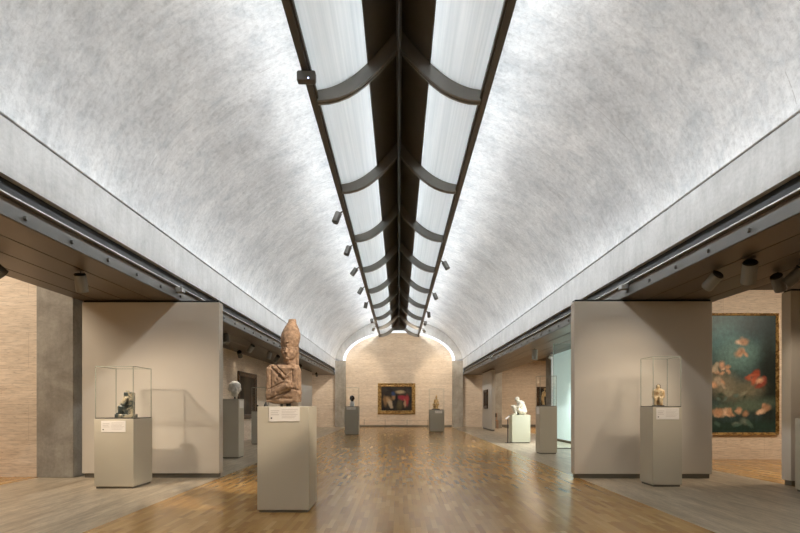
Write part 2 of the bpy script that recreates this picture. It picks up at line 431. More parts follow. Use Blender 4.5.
for sx, side in ((-1, 'left'), (1, 'right')):
    a, b = (sx*3.62, sx*3.95)
    x0, x1 = min(a, b), max(a, b)
    struct('ceiling', MB().box(x0, x1, YB, YE+.3, H+2.127, Z0-.012), M['beam'], 'concrete edge beam under the %s side of the vault' % side)
    struct('trim_%d' % (1 if sx < 0 else 2), MB().box(min(sx*3.65, b), max(sx*3.65, b), YB, YE, Z0-.012, Z0+.012), M['soffit_gap'], 'dark joint between beam and vault')
    X = lambda v0, v1: (min(sx*v0, sx*v1), max(sx*v0, sx*v1))
    struct('trim_%d' % (3 if sx < 0 else 4), MB().box(*X(3.69, 3.95), YB, YE, H+1.985, H+2.127), M['recess'], 'dark track recess under the %s beam' % side)
    struct('trim_%d' % (5 if sx < 0 else 6), MB().box(*X(3.645, 3.95), YB, YE, H+1.972, H+1.985), M['ledge'], 'thin bright ledge of the %s lighting track' % side)
    struct('trim_%d' % (8 if sx < 0 else 9), MB().box(*X(3.70, 3.95), YB, YE, H+1.895, H+1.965), M['brown'], 'brown strip below the %s ledge' % side)
    st = struct('trim_%d' % (10 if sx < 0 else 11), MB().box(*X(3.66, 3.678), YB, YE, H+1.77, H+1.895), M['strip'], 'grey steel strip with round bolts, %s side' % side)
    for k in range(34):
        y = 3.0+.74*k + (.0 if sx < 0 else .35)
        if y > YE-.4: break
        MB().tube((sx*3.66, y, H+1.835), (sx*3.635, y, H+1.835), .026, .022, 12).build('bolt', M['strip'], st)
    # soffit panels with dark open joints
    sf = MB()
    edges = [3.68, 4.12, 4.58, 5.06, 5.35]
    for e0, e1 in zip(edges, edges[1:]): sf.box(*X(e0+.009, e1-.009), YB, YE, H+1.77, H+1.80)
    struct('ceiling', sf, M['soffit'], 'brown aluminium soffit boards over the %s aisle' % side)
    struct('ceiling', MB().box(*X(3.95, 5.35), YB, YE, H+1.81, H+1.9), M['soffit_gap'], 'dark void above the %s soffit' % side)
    struct('ceiling', MB().box(*X(5.35, 5.62), YB, YE, H+1.95, 5.2), M['beam'], 'edge beam of the neighbouring vault on the %s' % side)
    rz = 5.2 if sx < 0 else 3.80
    struct('ceiling', MB().box(*X(5.62, EX), YB, YE, rz, rz+.15), M['roof'], 'dark ceiling of the neighbouring gallery on the %s' % side)
    struct('wall_%s' % side, MB().box(*X(EX, EX+.2), YB, YE, 0, 5.3), M['closure'])
    struct('wall_%s' % side, MB().box(*X(3.95, 5.62), YB, YE, 5.2, 5.3), M['roof'])
struct('wall_back', MB().box(-EX, EX, YB-.2, YB, 0, 6.6), M['closure'], 'plain wall behind the viewer')

# --- end wall: travertine under an arch, glazed light slot, concrete arch
def ell_pts(a, b, n=40): return [(a*math.cos(math.pi*i/n), b*math.sin(math.pi*i/n)) for i in range(n+1)]
ZS = H+2.58
def ring(name, outer, inner, y0, y1, m, label):
    mb = MB(); bm = mb.bm
    for (o0, o1, i0, i1) in zip(outer, outer[1:], inner, inner[1:]):
        A = [bm.verts.new((p[0], y, ZS+p[1])) for y in (y0, y1) for p in (o0, o1, i1, i0)]
        for f in ((0,1,2,3),(7,6,5,4),(0,4,5,1),(1,5,6,2),(2,6,7,3),(3,7,4,0)): bm.faces.new([A[i] for i in f])
    bmesh.ops.remove_doubles(bm, verts=bm.verts[:], dist=1e-4)
    return struct(name, mb, m, label)
inn = ell_pts(3.05, 1.61); out_ = ell_pts(3.20, 1.73)
mb = MB()
pts = [(-3.05, 0)]+[(p[0], ZS+p[1]) for p in inn[::-1]]+[(3.05, 0)]
mb.strip([(x, YE, z) for x, z in pts], [(x, YE+.25, z) for x, z in pts])
struct('wall_end', mb, M['trav'], 'travertine end wall with an arched top')
cyo = []
for i in range(41):
    t = math.pi*2*i/40
    x = 3.70 - (3.70/math.pi)*(t-math.sin(t)); cyo.append((x, (3.70/math.pi)*(1-math.cos(t))+.12))
ring('wall_end', cyo, out_, YE-.12, YE+.1, M['beam'], 'concrete arch framing the end wall')
glow = emit('daylit_glass', (.93, .97, 1.0), 1.5)
ring('window_1', out_, inn, YE+.06, YE+.09, glow, 'bright curved light slot above the end wall')
for sx in (-1, 1):
    X = lambda v0, v1: (min(sx*v0, sx*v1), max(sx*v0, sx*v1))
    struct('column', MB().box(*X(3.04, 3.64), YE-.25, YE+.2, 0, ZS), M['col'], 'grey concrete pier at the %s end of the end wall' % ('left' if sx < 0 else 'right'), bevel=.008)
    struct('wall_end', MB().box(*X(3.64, 5.35 if sx < 0 else 4.95), YE, YE+.25, 0, H+1.8), M['trav'], 'travertine wall closing the %s aisle' % ('left' if sx < 0 else 'right'))
struct('wall_end', MB().box(4.95, EX, YE, YE+.25, 0, 3.9), M['trav'], 'pale travertine end wall of the right gallery')
struct('wall_end', MB().box(-EX, -5.35, YE, YE+.25, 0, 5.3), M['trav'])
struct('baseboard_end', MB().box(-3.02, 3.02, YE-.03, YE, 0, .1), M['plinth'], 'dark baseboard of the end wall')
struct('baseboard_right', MB().box(5.75, 8.9, YE-.03, YE, 0, .14), M['plinth'], 'dark baseboard in the right gallery')

# left lateral travertine wall (aisle), left frontal wall and column
struct('wall_left', MB().box(-5.62, -5.35, 12.5, YE, 0, H+1.8), M['trav'], 'travertine wall along the left aisle')
struct('wall_left', MB().box(-EX, -6.09, 9.0, 9.25, 0, 5.2), M['trav'], 'travertine wall of the left gallery at the picture edge')
struct('column', MB().box(-6.085, -5.47, 8.95, 9.56, 0, 5.2), M['col'], 'square concrete column at the left', bevel=.008)
# right: lateral window wall, column, gallery wall
struct('column', MB().box(5.49, 6.08, 19.3, 19.95, 0, 3.8), M['col'], 'narrow view of a concrete column behind the glass screen', bevel=.008)
struct('column', MB().box(5.14, 5.58, 28.9, 29.4, 0, 3.8), M['col'], 'concrete column near the far right wall', bevel=.008)
struct('window_3', MB().box(5.5, 5.7, 12.2, 19.25, 0, H+1.95), M['scrim'], 'tall window behind a pale daylit scrim beside the glass screen')
struct('baseboard_right', MB().box(5.46, 5.5, 12.2, 19.25, 0, .07), M['brown'], 'brown strip at the foot of the pale wall')
struct('wall_right', MB().box(5.70, EX, 11.95, 12.15, 0, 3.8), M['trav'], 'travertine wall behind the big painting')

# ------------------------------------------------------------------ reflector under the roof light
RX = [(1.058, 3.948), (.92, 3.955), (.784, 3.989), (.66, 4.04), (.548, 4.105), (.45, 4.18), (.353, 4.262), (.27, 4.34), (.196, 4.417), (.11, 4.51), (.035, 4.60), (0, 4.64)]
refl = thing('skylight_reflector', 'long gull-wing skylight reflector of white panels and dark ribs hung under the vault', 'skylight reflector', (0, 6.95, H+3.9))
L0 = Vector((0, 6.95, H+3.9))
def rl(p): return Vector(p)-L0
def up(x): return .15+.14*(1-min(1, x/1.06))        # panel sits above the rib's lower edge
ys = [6.95+2.94*k for k in range(-2, 9)]
def curve_at(xa, xb, n=10):
    res = []
    for i in range(n+1):
        x = xa+(xb-xa)*i/n
        for (x0, z0), (x1, z1) in zip(RX, RX[1:]):
            if x1 <= x <= x0:
                res.append((x, z0+(z1-z0)*(x-x0)/(x1-x0))); break
        else: res.append((x, RX[0][1]))
    return res
def sheet(sx, xa, xb, y0, y1, th, n=10):
    mb = MB(); c = curve_at(xa, xb, n)
    lo = [(sx*x, z+up(x)) for x, z in c]; hi = [(sx*(x+(.7*th if False else 0)), z+up(x)+th) for x, z in c][::-1]
    sec = lo+hi
    mb.strip([rl((x, y0, H+z)) for x, z in sec], [rl((x, y1, H+z)) for x, z in sec])
    return mb
for y0, y1 in zip(ys, ys[1:]):
    for sx in (-1, 1):
        sheet(sx, 1.075, .40, y0+.03, y1-.03, .012).build('panel', M['panel'], refl)
        sheet(sx, .405, .0, y0+.03, y1-.03, .02).build('solid_panel', M['darkp'], refl)
        c = curve_at(.41, .39, 1)
        mb = MB(); z = c[0][1]+up(.4)
        mb.box(*sorted((sx*.392, sx*.408)), 0, 1, 0, 1)
        for v in mb.bm.verts:
            v.co = rl((v.co.x, y0+.03 if v.co.y < .5 else y1-.03, H+z-.02+(.03 if v.co.z > .5 else 0)))
        mb.build('seam', M['bronze'], refl)
for k, y in enumerate(ys):
    web, fl, fl2 = MB(), MB(), MB()
    full = [(-x, z) for x, z in RX]+[(x, z) for x, z in RX[::-1][1:]]
    def band(mb, d0, d1, ya, yb):
        lo = [(x, z+d0) for x, z in full]
        hi = [(x, z+(d1(abs(x)) if callable(d1) else d1)) for x, z in full]
        for (a, b, c_, d) in zip(lo, lo[1:], hi[1:], hi):
            A = [mb.bm.verts.new(rl((p[0], yy, H+p[1]))) for yy in (ya, yb) for p in (a, b, c_, d)]
            for f in ((0,1,2,3),(7,6,5,4),(0,4,5,1),(1,5,6,2),(2,6,7,3),(3,7,4,0)): mb.bm.faces.new([A[i] for i in f])
        bmesh.ops.remove_doubles(mb.bm, verts=mb.bm.verts[:], dist=1e-4)
    band(web, .03, lambda x: up(x)+.05, y-.03, y+.03)
    rb = web.build('rib', M['rib'], refl)
    band(fl, 0, .03, y-.055, y-.012); fl.build('flange', M['rib'], rb)
    band(fl2, 0, .03, y+.012, y+.055); fl2.build('flange', M['rib'], rb)
    if k >= 2:
        MB().tube(rl((0, y-.12, H+4.60)), rl((0, y-.12, H+4.70)), .012, .03, 10).build('sprinkler', M['white'], refl)
for sx in (-1, 1):
    mb = MB(); mb.box(*sorted((sx*1.07, sx*1.145)), ys[0], ys[-1]+.05, H+3.945, H+4.10)
    for v in mb.bm.verts: v.co = rl(v.co)
    mb.build('rail', M['bronze'], refl)
    mb = MB(); mb.box(*sorted((sx*1.045, sx*1.07)), ys[0], ys[-1]+.05, H+3.975, H+4.03)
    for v in mb.bm.verts: v.co = rl(v.co)
    mb.build('inner_channel', M['strip'], refl)
mb = MB().box(-.022, .022, ys[0], ys[-1]+.05, H+4.66, H+4.74)
for v in mb.bm.verts: v.co = rl(v.co)
mb.build('spine', M['brown'], refl)
for k in range(0, 11, 2):       # hanger rods up to the kerbs
    for sx in (-1, 1):
        MB().tube(rl((sx*.3, ys[k], H+4.45)), rl((sx*.46, ys[k], 6.14)), .012, n=8).build('hanger_rod', M['rib'], refl)

# ------------------------------------------------------------------ partitions
def partition(x0, x1, y0, y1, label, ztop=H+1.762, m='part'):
    t = thing('display_partition', label, 'partition wall', ((x0+x1)/2, (y0+y1)/2, 0))
    hx, hy = (x1-x0)/2, (y1-y0)/2
    MB().box(-hx, hx, -hy, hy, .075, ztop-.03).build('panel', M[m], t, bevel=.006)
    MB().box(-hx+.03, hx-.03, -hy+.03, hy-.03, 0, .075).build('plinth', M['plinth'], t)
    MB().box(-hx+.02, hx-.02, -hy+.02, hy-.02, ztop-.03, ztop).build('top_track', M['recess'], t)
    return t
partition(-5.29, -3.00, 8.90, 9.09, 'large pale partition wall behind the left pedestal with the dark seated figure')
partition(2.90, 5.18, 8.82, 9.0, 'large pale partition wall behind the right pedestal with the ivory figure')
partition(5.88, 7.3, 8.0, 8.2, 'pale partition wall at the right picture edge beside the big painting')
partition(-4.60, -4.46, 24.4, 27.4, 'narrow cream partition wall at the far end of the left aisle')
partition(4.42, 4.58, 25.4, 28.3, 'cream partition wall with a small framed picture in the far right aisle')

# ------------------------------------------------------------------ pedestals, cases
def pedestal(x0, x1, y0, d, h, label, m='ped', cardbox=None, card_side=None, plinth=.03):
    cx, cy = (x0+x1)/2, y0+d/2
    t = thing('pedestal', label, 'pedestal', (cx, cy, 0))
    w = (x1-x0)/2; dd = d/2
    MB().box(-w, w, -dd, dd, plinth, h).build('body', M[m], t, bevel=.004)
    MB().box(-w+.02, w-.02, -dd+.02, dd-.02, 0, plinth).build('base', M['plinth'], t)
    if cardbox:
        cw0, cw1, z0, z1 = cardbox            # world x range, z range on the front face
        c = MB().box(cw0-cx, cw1-cx, -dd-.006, -dd, z0, z1).build('label_card', M['card'], t)
        W = cw1-cw0
        pr = MB()
        hh = z1-z0
        for i, (a, b) in enumerate(((.06, .34), (.06, .30), (.06, .33))):
            zz = z1-hh*(.24+.14*i)
            pr.box(cw0+a*W-cx, cw0+b*W-cx, -dd-.0075, -dd-.006, zz-.005, zz)
        for i in range(6):
            zz = z1-hh*(.16+.115*i)
            pr.box(cw0+.42*W-cx, cw0+(.94-.05*(i % 3))*W-cx, -dd-.0075, -dd-.006, zz-.003, zz)
        pr.build('print', M['print'], c)
        MB().box(cw0+.06*W-cx, cw0+.11*W-cx, -dd-.0075, -dd-.006, z0+hh*.18, z0+hh*.28).build('print', M['ink'], c)
    if card_side:
        sx, ya, yb, z0, z1 = card_side
        a = w if sx > 0 else -w
        MB().box(min(a, a+sx*.006), max(a, a+sx*.006), -dd+ya, -dd+yb, z0, z1).build('label_card', M['card'], t)
    return t
def vitrine(x0, x1, y0, d, z0, z1, label, name='glass_vitrine'):
    cx, cy = (x0+x1)/2, y0+d/2
    t = thing(name, label, 'glass case', (cx, cy, z0))
    w, dd, h, g, e = (x1-x0)/2, d/2, z1-z0, .006, .0075
    MB().box(-w, w, -dd, dd, 0, .014).build('base_plate', M['bronze'], t)
    MB().box(-w+g, w-g, -dd, -dd+g, .014, h).build('pane', M['glass'], t)
    MB().box(-w+g, w-g, dd-g, dd, .014, h).build('pane', M['glass'], t)
    MB().box(-w, -w+g, -dd+g, dd-g, .014, h).build('pane', M['glass'], t)
    MB().box(w-g, w, -dd+g, dd-g, .014, h).build('pane', M['glass'], t)
    MB().box(-w, w, -dd, dd, h, h+g).build('top_pane', M['glass'], t)
    eb = MB()
    for sx in (-1, 1):
        for sy in (-1, 1):
            X = sorted((sx*w, sx*(w-e))); Y = sorted((sy*dd, sy*(dd-e)))
            eb.box(*X, *Y, .014, h)
        X = sorted((sx*w, sx*(w-e))); eb.box(*X, -dd+e, dd-e, h+g-e*.9, h+g)
        Y = sorted((sx*dd, sx*(dd-e))); eb.box(-w, w, *Y, h+g-e*.9, h+g)
    eb.build('edges', M['edge'], t)
    return t

ZM = 1.195
pedestal(-1.595, -1.013, 6.0, .56, ZM, 'tall grey-green pedestal in front, under the large stone bust with a tall crown',
         cardbox=(-1.463, -1.118, 1.027, 1.187))
pedestal(-4.425, -3.853, 7.74, .59, 1.013, 'beige pedestal at the left carrying a glass case with a dark seated figure',
         cardbox=(-4.32, -3.965, .82, .985))
vitrine(-4.415, -3.861, 7.75, .57, 1.013, 1.775, 'glass case over the dark seated figure on the left pedestal')
pedestal(3.765, 4.198, 7.91, .43, 1.185, 'grey pedestal at the right carrying a glass case with an ivory and gold figure',
         cardbox=(3.815, 4.15, 1.0, 1.17))
vitrine(3.772, 4.191, 7.92, .41, 1.185, 1.93, 'glass case over the ivory and gold figure on the right pedestal')
pedestal(-4.10, -3.667, 12.2, .42, 1.36, 'tall pedestal under the weathered marble head in the left aisle', m='ped', card_side=(1, .06, .36, 1.15, 1.33))
pedestal(-4.594, -4.14, 16.6, .45, 1.03, 'slim grey pedestal partly hidden behind the front pedestal in the left aisle', m='ped_grey')
vitrine(-4.585, -4.15, 16.61, .43, 1.03, 1.78, 'glass case in the left aisle in front of the dark brown painting')
pedestal(-2.25, -1.665, 22.0, .5, 1.175, 'grey pedestal at the far left of the end wall under a small dark head', m='ped_grey', cardbox=(-2.16, -1.79, 1.05, 1.16))
vitrine(-2.24, -1.675, 22.01, .48, 1.175, 1.96, 'glass case around the small dark head at the far left')
pedestal(1.40, 2.095, 24.6, .55, 1.02, 'grey pedestal at the far right of the end wall under the golden statuette', m='ped_grey', cardbox=(1.66, 1.99, .87, .985))
vitrine(1.41, 2.085, 24.61, .53, 1.02, 1.99, 'glass case around the golden statuette at the far right')
pedestal(3.646, 4.237, 17.2, .5, .91, 'cream pedestal under the white crouching figure in the right aisle', m='ped_cream')
pedestal(3.513, 3.943, 13.3, .42, 1.19, 'taupe pedestal with a glass case beside the green glass screen in the right aisle', card_side=(-1, .04, .3, 1.0, 1.17))
vitrine(3.52, 3.936, 13.31, .4, 1.19, 1.95, 'glass case over the slender golden figure beside the green glass screen')
pedestal(5.59, 6.04, 7.08, .45, 1.03, 'pedestal cut off by the right picture edge')

# ------------------------------------------------------------------ sculptures
# large bust: crowned figure with crossed arms
def big_bust():
    t = thing('stone_bust', 'large reddish stone bust with tall bulbous crown and crossed arms on front pedestal', 'sculpture', (-1.352, 6.27, ZM))
    t.rotation_euler.z = R(-6)
    mb = MB()
    hx = .065                                            # the head sits right of the middle of the broken torso
    mb.rbox((0, .0, .30), (.36, .205, .30)); mb.rbox((0, -.005, .115), (.365, .195, .13), taper=1.03)
    mb.ell((0, .0, .26), (.20, .12, .20)); mb.ell((-.01, .0, .44), (.175, .095, .06)); mb.ell((-.03, -.01, .075), (.17, .10, .05))
    for s in (-1, 1):
        mb.cap((s*.148, .01, .42), (s*.158, .0, .13), .052, .052)
        mb.ell((s*.13, 0, .452), (.062, .066, .045))
    mb.cap((-.155, -.06, .13), (.08, -.13, .235), .045, .034)
    mb.cap((.155, -.035, .15), (-.04, -.085, .13), .048, .044)
    for i in range(4):
        mb.cap((.09+.004*i, -.142, .285-.022*i), (.135, -.125, .275-.022*i), .013)
    mb.ell((.10, -.12, .25), (.042, .034, .048))
    for i in range(4):
        mb.cap((-.06, -.12, .165-.019*i), (-.095, -.11, .155-.019*i), .0115)
    mb.cap((-.105, -.068, .462), (.045, -.112, .335), .017, .016)
    mb.cap((.15, -.072, .452), (.065, -.110, .345), .013, .013)
    # neck, head
    mb.tube((hx-.01, .03, .40), (hx, .01, .62), .078, .066)
    mb.ell((hx, .0, .64), (.088, .098, .11)); mb.ell((hx, -.035, .59), (.067, .068, .060))
    mb.ell((hx, -.085, .553), (.022, .02, .018)); mb.ell((hx, -.05, .53), (.026, .03, .04))
    mb.cap((hx, -.100, .668), (hx, -.120, .625), .009, .015)
    mb.ell((hx, -.112, .619), (.022, .012, .009))
    mb.ell((hx, -.102, .598), (.028, .013, .006)); mb.ell((hx, -.100, .588), (.023, .013, .007))
    for s in (-1, 1):
        mb.ell((hx+s*.034, -.086, .660), (.016, .010, .006))
        mb.cap((hx+s*.012, -.094, .683), (hx+s*.056, -.072, .683), .006)
        mb.ell((hx+s*.040, -.066, .622), (.030, .026, .030))
        mb.ell((hx+s*.094, .01, .655), (.011, .024, .034))
    # crown: band, long ogive leaning a little, broken stub
    prof = [(.092, -.02), (.097, .0), (.104, .03), (.112, .07), (.115, .11), (.112, .145), (.104, .18), (.092, .215), (.077, .245), (.062, .27), (.052, .29), (.046, .31), (.043, .325), (.042, .335)]
    bm = mb.bm; n0 = len(bm.verts)
    mb.lathe(prof, (hx, .01, .695), 28, 1, .95)
    bm.verts.ensure_lookup_table()
    for v in bm.verts[n0:]:
        v.co.x += (v.co.z-.695)*.07; v.co.y += (v.co.z-.695)*.10
    mb.cap((hx, -.092, .70), (hx, -.098, .745), .011, .009)
    mb.rbox((hx+.03, .10, .56), (.10, .06, .34))
    hb = lambda x: hx+x
    carve = [((-.135, 0, .47), (.03, 0, .31), .008, .028, 0), ((-.09, 0, .497), (.055, 0, .36), .005, .016, 0),
             ((.14, 0, .455), (.075, 0, .355), .006, .016, 0),
             ((hb(-.056), 0, .651), (hb(-.014), 0, .649), .003, .005, -.04), ((hb(.056), 0, .651), (hb(.014), 0, .649), .003, .005, -.04),
             ((hb(-.056), 0, .671), (hb(-.016), 0, .671), .003, .004, -.04), ((hb(.056), 0, .671), (hb(.016), 0, .671), .003, .004, -.04),
             ((hb(-.026), 0, .593), (hb(.026), 0, .593), .0035, .007, -.06),
             ((hb(-.10), 0, .694), (hb(.10), 0, .694), .004, .007, 0),
             ((hb(-.004), 0, .735), (hb(.004), 0, .737), .010, .035, 0), ((-.04, 0, .355), (-.035, 0, .35), .009, .02, 0),
             ((-.055, 0, .31), (-.05, 0, .305), .009, .018, 0), ((-.085, 0, .27), (-.08, 0, .265), .010, .018, 0), ((-.02, 0, .40), (-.018, 0, .40), .008, .012, 0),
             ((-.17, 0, .075), (.10, 0, .18), .009, .020, 0), ((-.15, 0, .20), (.04, 0, .285), .007, .014, 0),
             ((.12, 0, .21), (.18, 0, .19), .010, .018, 0), ((-.125, 0, .18), (-.125, 0, .42), .006, .013, 0), ((.135, 0, .24), (.13, 0, .42), .006, .013, 0),
             ((.0, 0, .10), (.12, 0, .09), .010, .016, 0)]
    sculpt('figure', mb, M['granite'], t, .0055, 3, carve, bump=.005, bscale=30)
    MB().tube((.055, .0, 0), (.055, .0, .08), .028, n=12).build('mount', M['black'], t)
    MB().tube((-.03, 0, 0), (-.03, 0, .07), .016, n=12).build('mount', M['black'], t)
def R(d): return math.radians(d)
big_bust()

def figurine_seated(name, label, loc, m, base=(.27, .22, .055), s=1.0, rz=0, lean=0, slab=True, mb_base=None, fat=1.0):
    """small enthroned figure facing -x before rotation"""
    t = thing(name, label, 'sculpture', loc, rz)
    b = base[2]
    mb = MB()
    f = lambda x, y, z: (x*s, y*s, b+z*s)
    if slab: mb.rbox(f(.045, 0, .13*fat), (.10*s*fat, .12*s, .26*s*fat))                       # throne
    if fat > 1: mb.cap(f(.0, 0, .10), f(.015, 0, .20), .07*s); mb.ell(f(-.055, 0, .10), (.05*s, .06*s, .10*s)); mb.ell(f(.01, 0, .30), (.045*s, .045*s, .055*s)); mb.ell(f(.07, 0, .17), (.045*s, .065*s, .17*s))
    mb.cap(f(.02, 0, .10), f(.03, 0, .22), .055*s, .06*s)                          # trunk
    mb.ell(f(.025, 0, .235), (.045*s, .085*s, .03*s))                              # shoulders
    mb.tube(f(.02, 0, .24), f(.012, 0, .28), .022*s, .02*s)
    mb.ell(f(.005, 0, .305), (.034*s, .031*s, .04*s)); mb.ell(f(-.024, 0, .298), (.012*s, .008*s, .01*s))
    mb.ell(f(.025, 0, .305), (.035*s, .042*s, .05*s))                              # hair
    for q in (-1, 1):
        mb.cap(f(.015, q*.032, .105), f(-.085, q*.035, .11), .033*s, .028*s)       # thighs
        mb.cap(f(-.088, q*.035, .105), f(-.082, q*.035, .015), .025*s, .02*s)      # shins
        mb.ell(f(-.10, q*.035, .012), (.035*s, .018*s, .014*s))                    # feet
        mb.cap(f(.03, q*.078, .225), f(.015, q*.085, .145), .020*s, .017*s)        # arms
        mb.cap(f(.015, q*.085, .145), f(-.055, q*.04, .15), .017*s, .013*s)
    sculpt('figure', mb, M[m], t, .0055*s, 1, bump=.0012*s, bscale=60)
    MB().box(-base[0]/2, base[0]/2, -base[1]/2, base[1]/2, 0, b+.004).build('base', M[mb_base or m], t, bevel=.006)
    return t
figurine_seated('seated_figurine', 'small dark and cream veined seated figure inside the left glass case', (-4.055, 7.93, 1.013+.0145), 'serp', (.27, .17, .05), 1.0, R(8), fat=1.25)
# ivory figure: seated mother and child group
t = thing('seated_figurine', 'small ivory and gold seated figure with dark headdress inside the right glass case', 'sculpture', (3.925, 8.07, 1.185+.0145), R(60))
t.scale = (.92, .92, 1.08)
mb = MB()
mb.cap((0, 0, .10), (0, 0, .2), .05, .055); mb.ell((0, 0, .215), (.04, .078, .03)); mb.rbox((.03, 0, .08), (.09, .13, .16))
mb.tube((0, 0, .21), (-.004, 0, .26), .02)
for q in (-1, 1):
    mb.cap((0, q*.035, .10), (-.075, q*.04, .10), .034, .028); mb.cap((-.078, q*.04, .10), (-.072, q*.042, .012), .027, .022)
    mb.cap((0, q*.078, .205), (-.02, q*.082, .13), .018); mb.cap((-.02, q*.082, .13), (-.065, q*.02, .125), .016)
mb.cap((-.05, -.02, .11), (-.055, -.045, .17), .026, .022); mb.ell((-.06, -.05, .2), (.022, .022, .025))
sculpt('figure', mb, M['ivory'], t, .0055, 1, bump=.003, bscale=60)
MB().ell((-.008, 0, .268), (.028, .027, .034)).build('head', M['ivory'], t, smooth=True)
MB().ell((.014, 0, .275), (.030, .034, .034)).ell((.016, -.022, .252), (.016, .014, .024)).ell((.016, .022, .252), (.016, .014, .024)).build('headdress', M['darkhead'], t, smooth=True)
MB().box(-.11, .08, -.09, .09, 0, .012).build('base', M['bronze'], t)

def head(name, label, loc, m, s, rz, mount_h, mount_m, block=None):
    t = thing(name, label, 'sculpture', loc, rz)
    mb = MB(); b = mount_h
    f = lambda x, y, z: (x*s, y*s, b+z*s)
    mb.ell(f(0, .02, .60), (.36*s, .42*s, .38*s)); mb.ell(f(0, -.08, .40), (.28*s, .30*s, .34*s)); mb.tube(f(0, .08, 0.0), f(0, .04, .4), .2*s, .2*s)
    mb.ell(f(0, -.30, .18), (.12*s, .1*s, .08*s)); mb.cap(f(0, -.37, .55), f(0, -.46, .40), .035*s, .06*s)
    mb.ell(f(0, -.37, .28), (.10*s, .05*s, .035*s)); mb.ell(f(0, -.36, .235), (.08*s, .05*s, .03*s))
    for q in (-1, 1):
        mb.cap(f(q*.06, -.385, .58), f(q*.24, -.30, .59), .03*s); mb.ell(f(q*.14, -.33, .50), (.06*s, .04*s, .03*s))
        mb.ell(f(q*.35, .02, .45), (.05*s, .09*s, .13*s)); mb.ell(f(q*.17, -.24, .34), (.09*s, .09*s, .1*s))
    for i in range(26):
        a = 2*math.pi*i/26; z = .75 if i % 2 else .62
        mb.ell(f(.31*math.cos(a), .04+.34*math.sin(a) if math.sin(a) > -.6 else -.25, z), (.06*s, .06*s, .05*s), n=8)
    sculpt('head', mb, M[m], t, .035*s, 2, bump=.008*s, bscale=7/s)
    if block:
        MB().box(-block[0], block[0], -block[1], block[1], 0, mount_h+.01).build('block', M[mount_m], t, bevel=.004)
    else:
        MB().tube((0, .02*s, 0), (0, .02*s, mount_h+.1*s), .018, n=12).box(-.04, .04, -.04, .04, 0, .008).build('mount', M[mount_m], t)
    return t
head('marble_head', 'weathered white marble head on the tall pedestal in the left aisle', (-3.82, 12.42, 1.36), 'marble', .375, R(30), .06, 'black')
head('dark_head', 'small dark bronze head on a cream block in the far left glass case', (-1.955, 22.25, 1.175+.0145), 'darkhead', .27, 0, .19, 'white', block=(.085, .08))
# small black triangular gauge on the front pedestal, dark little object in the aisle case
o = MB(); o.tube((0, 0, 0), (0, 0, .055), .028, .004, 4)
tag(o.build('humidity_gauge', M['grit']), 'tiny black pyramid standing left of the stone bust on the front pedestal', 'gauge').location = (-1.53, 6.13, ZM)
t = thing('small_figurine', 'tiny dark figure in the glass case before the brown painting', 'sculpture', (-4.45, 16.8, 1.03+.0145))
mb = MB(); mb.cap((0, 0, .03), (0, 0, .12), .035, .03); mb.ell((0, 0, .17), (.024, .026, .03)); mb.cap((-.03, 0, .12), (-.05, -.01, .05), .012); mb.cap((.03, 0, .12), (.05, -.01, .05), .012)
sculpt('figure', mb, M['darkhead'], t, .006, 1)
MB().box(-.05, .05, -.04, .04, 0, .012).build('base', M['black'], t)

# golden statuette: standing figure on a tiered lotus base
t = thing('golden_statuette', 'golden statuette on a flared lotus base in the far right glass case', 'sculpture', (1.71, 24.86, 1.02+.0145))
mb = MB()
mb.lathe([(.13, 0), (.135, .03), (.10, .06), (.12, .10), (.145, .14), (.10, .17)], (0, 0, .03), 20)
mb.cap((-.02, 0, .2), (.03, 0, .42), .075, .06); mb.ell((.02, 0, .24), (.14, .09, .05)); mb.cap((-.12, -.02, .24), (-.02, -.08, .24), .04); mb.cap((.14, -.02, .24), (.04, -.08, .24), .04)
mb.ell((.025, 0, .45), (.09, .055, .035)); mb.tube((.02, 0, .45), (.03, 0, .53), .026); mb.ell((.03, 0, .57), (.048, .05, .06)); mb.ell((.03, 0, .64), (.03, .03, .045))
mb.cap((-.05, 0, .45), (-.085, -.04, .34), .024); mb.cap((-.085, -.04, .34), (-.05, -.08, .46), .02); mb.cap((.10, 0, .45), (.12, -.02, .34), .024); mb.cap((.12, -.02, .34), (.09, -.08, .26), .02)
sculpt('figure', mb, M['gold'], t, .01, 1, bump=.006, bscale=24)
MB().box(-.18, .17, -.14, .14, 0, .035).build('base', M['bronze'], t)
# slender golden figure
t = thing('golden_figure', 'slender standing golden figure in the case beside the green glass screen', 'sculpture', (3.655, 13.5, 1.19+.0145), R(-40))
mb = MB()
mb.cap((0, 0, .03), (-.02, 0, .2), .032, .036); mb.cap((-.02, 0, .2), (.02, 0, .33), .036, .03); mb.ell((.02, 0, .345), (.045, .035, .02)); mb.tube((.02, 0, .34), (.035, 0, .39), .013)
mb.ell((.04, 0, .42), (.024, .026, .032)); mb.cap((-.02, 0, .34), (-.035, -.01, .24), .012); mb.cap((.055, 0, .34), (.06, -.02, .24), .012); mb.cap((.06, -.02, .24), (.03, -.04, .3), .01)
sculpt('figure', mb, M['gold'], t, .006, 1, bump=.002, bscale=50)
MB().tube((0, 0, 0), (0, 0, .03), .05, .045, 16).build('base', M['bronze'], t)

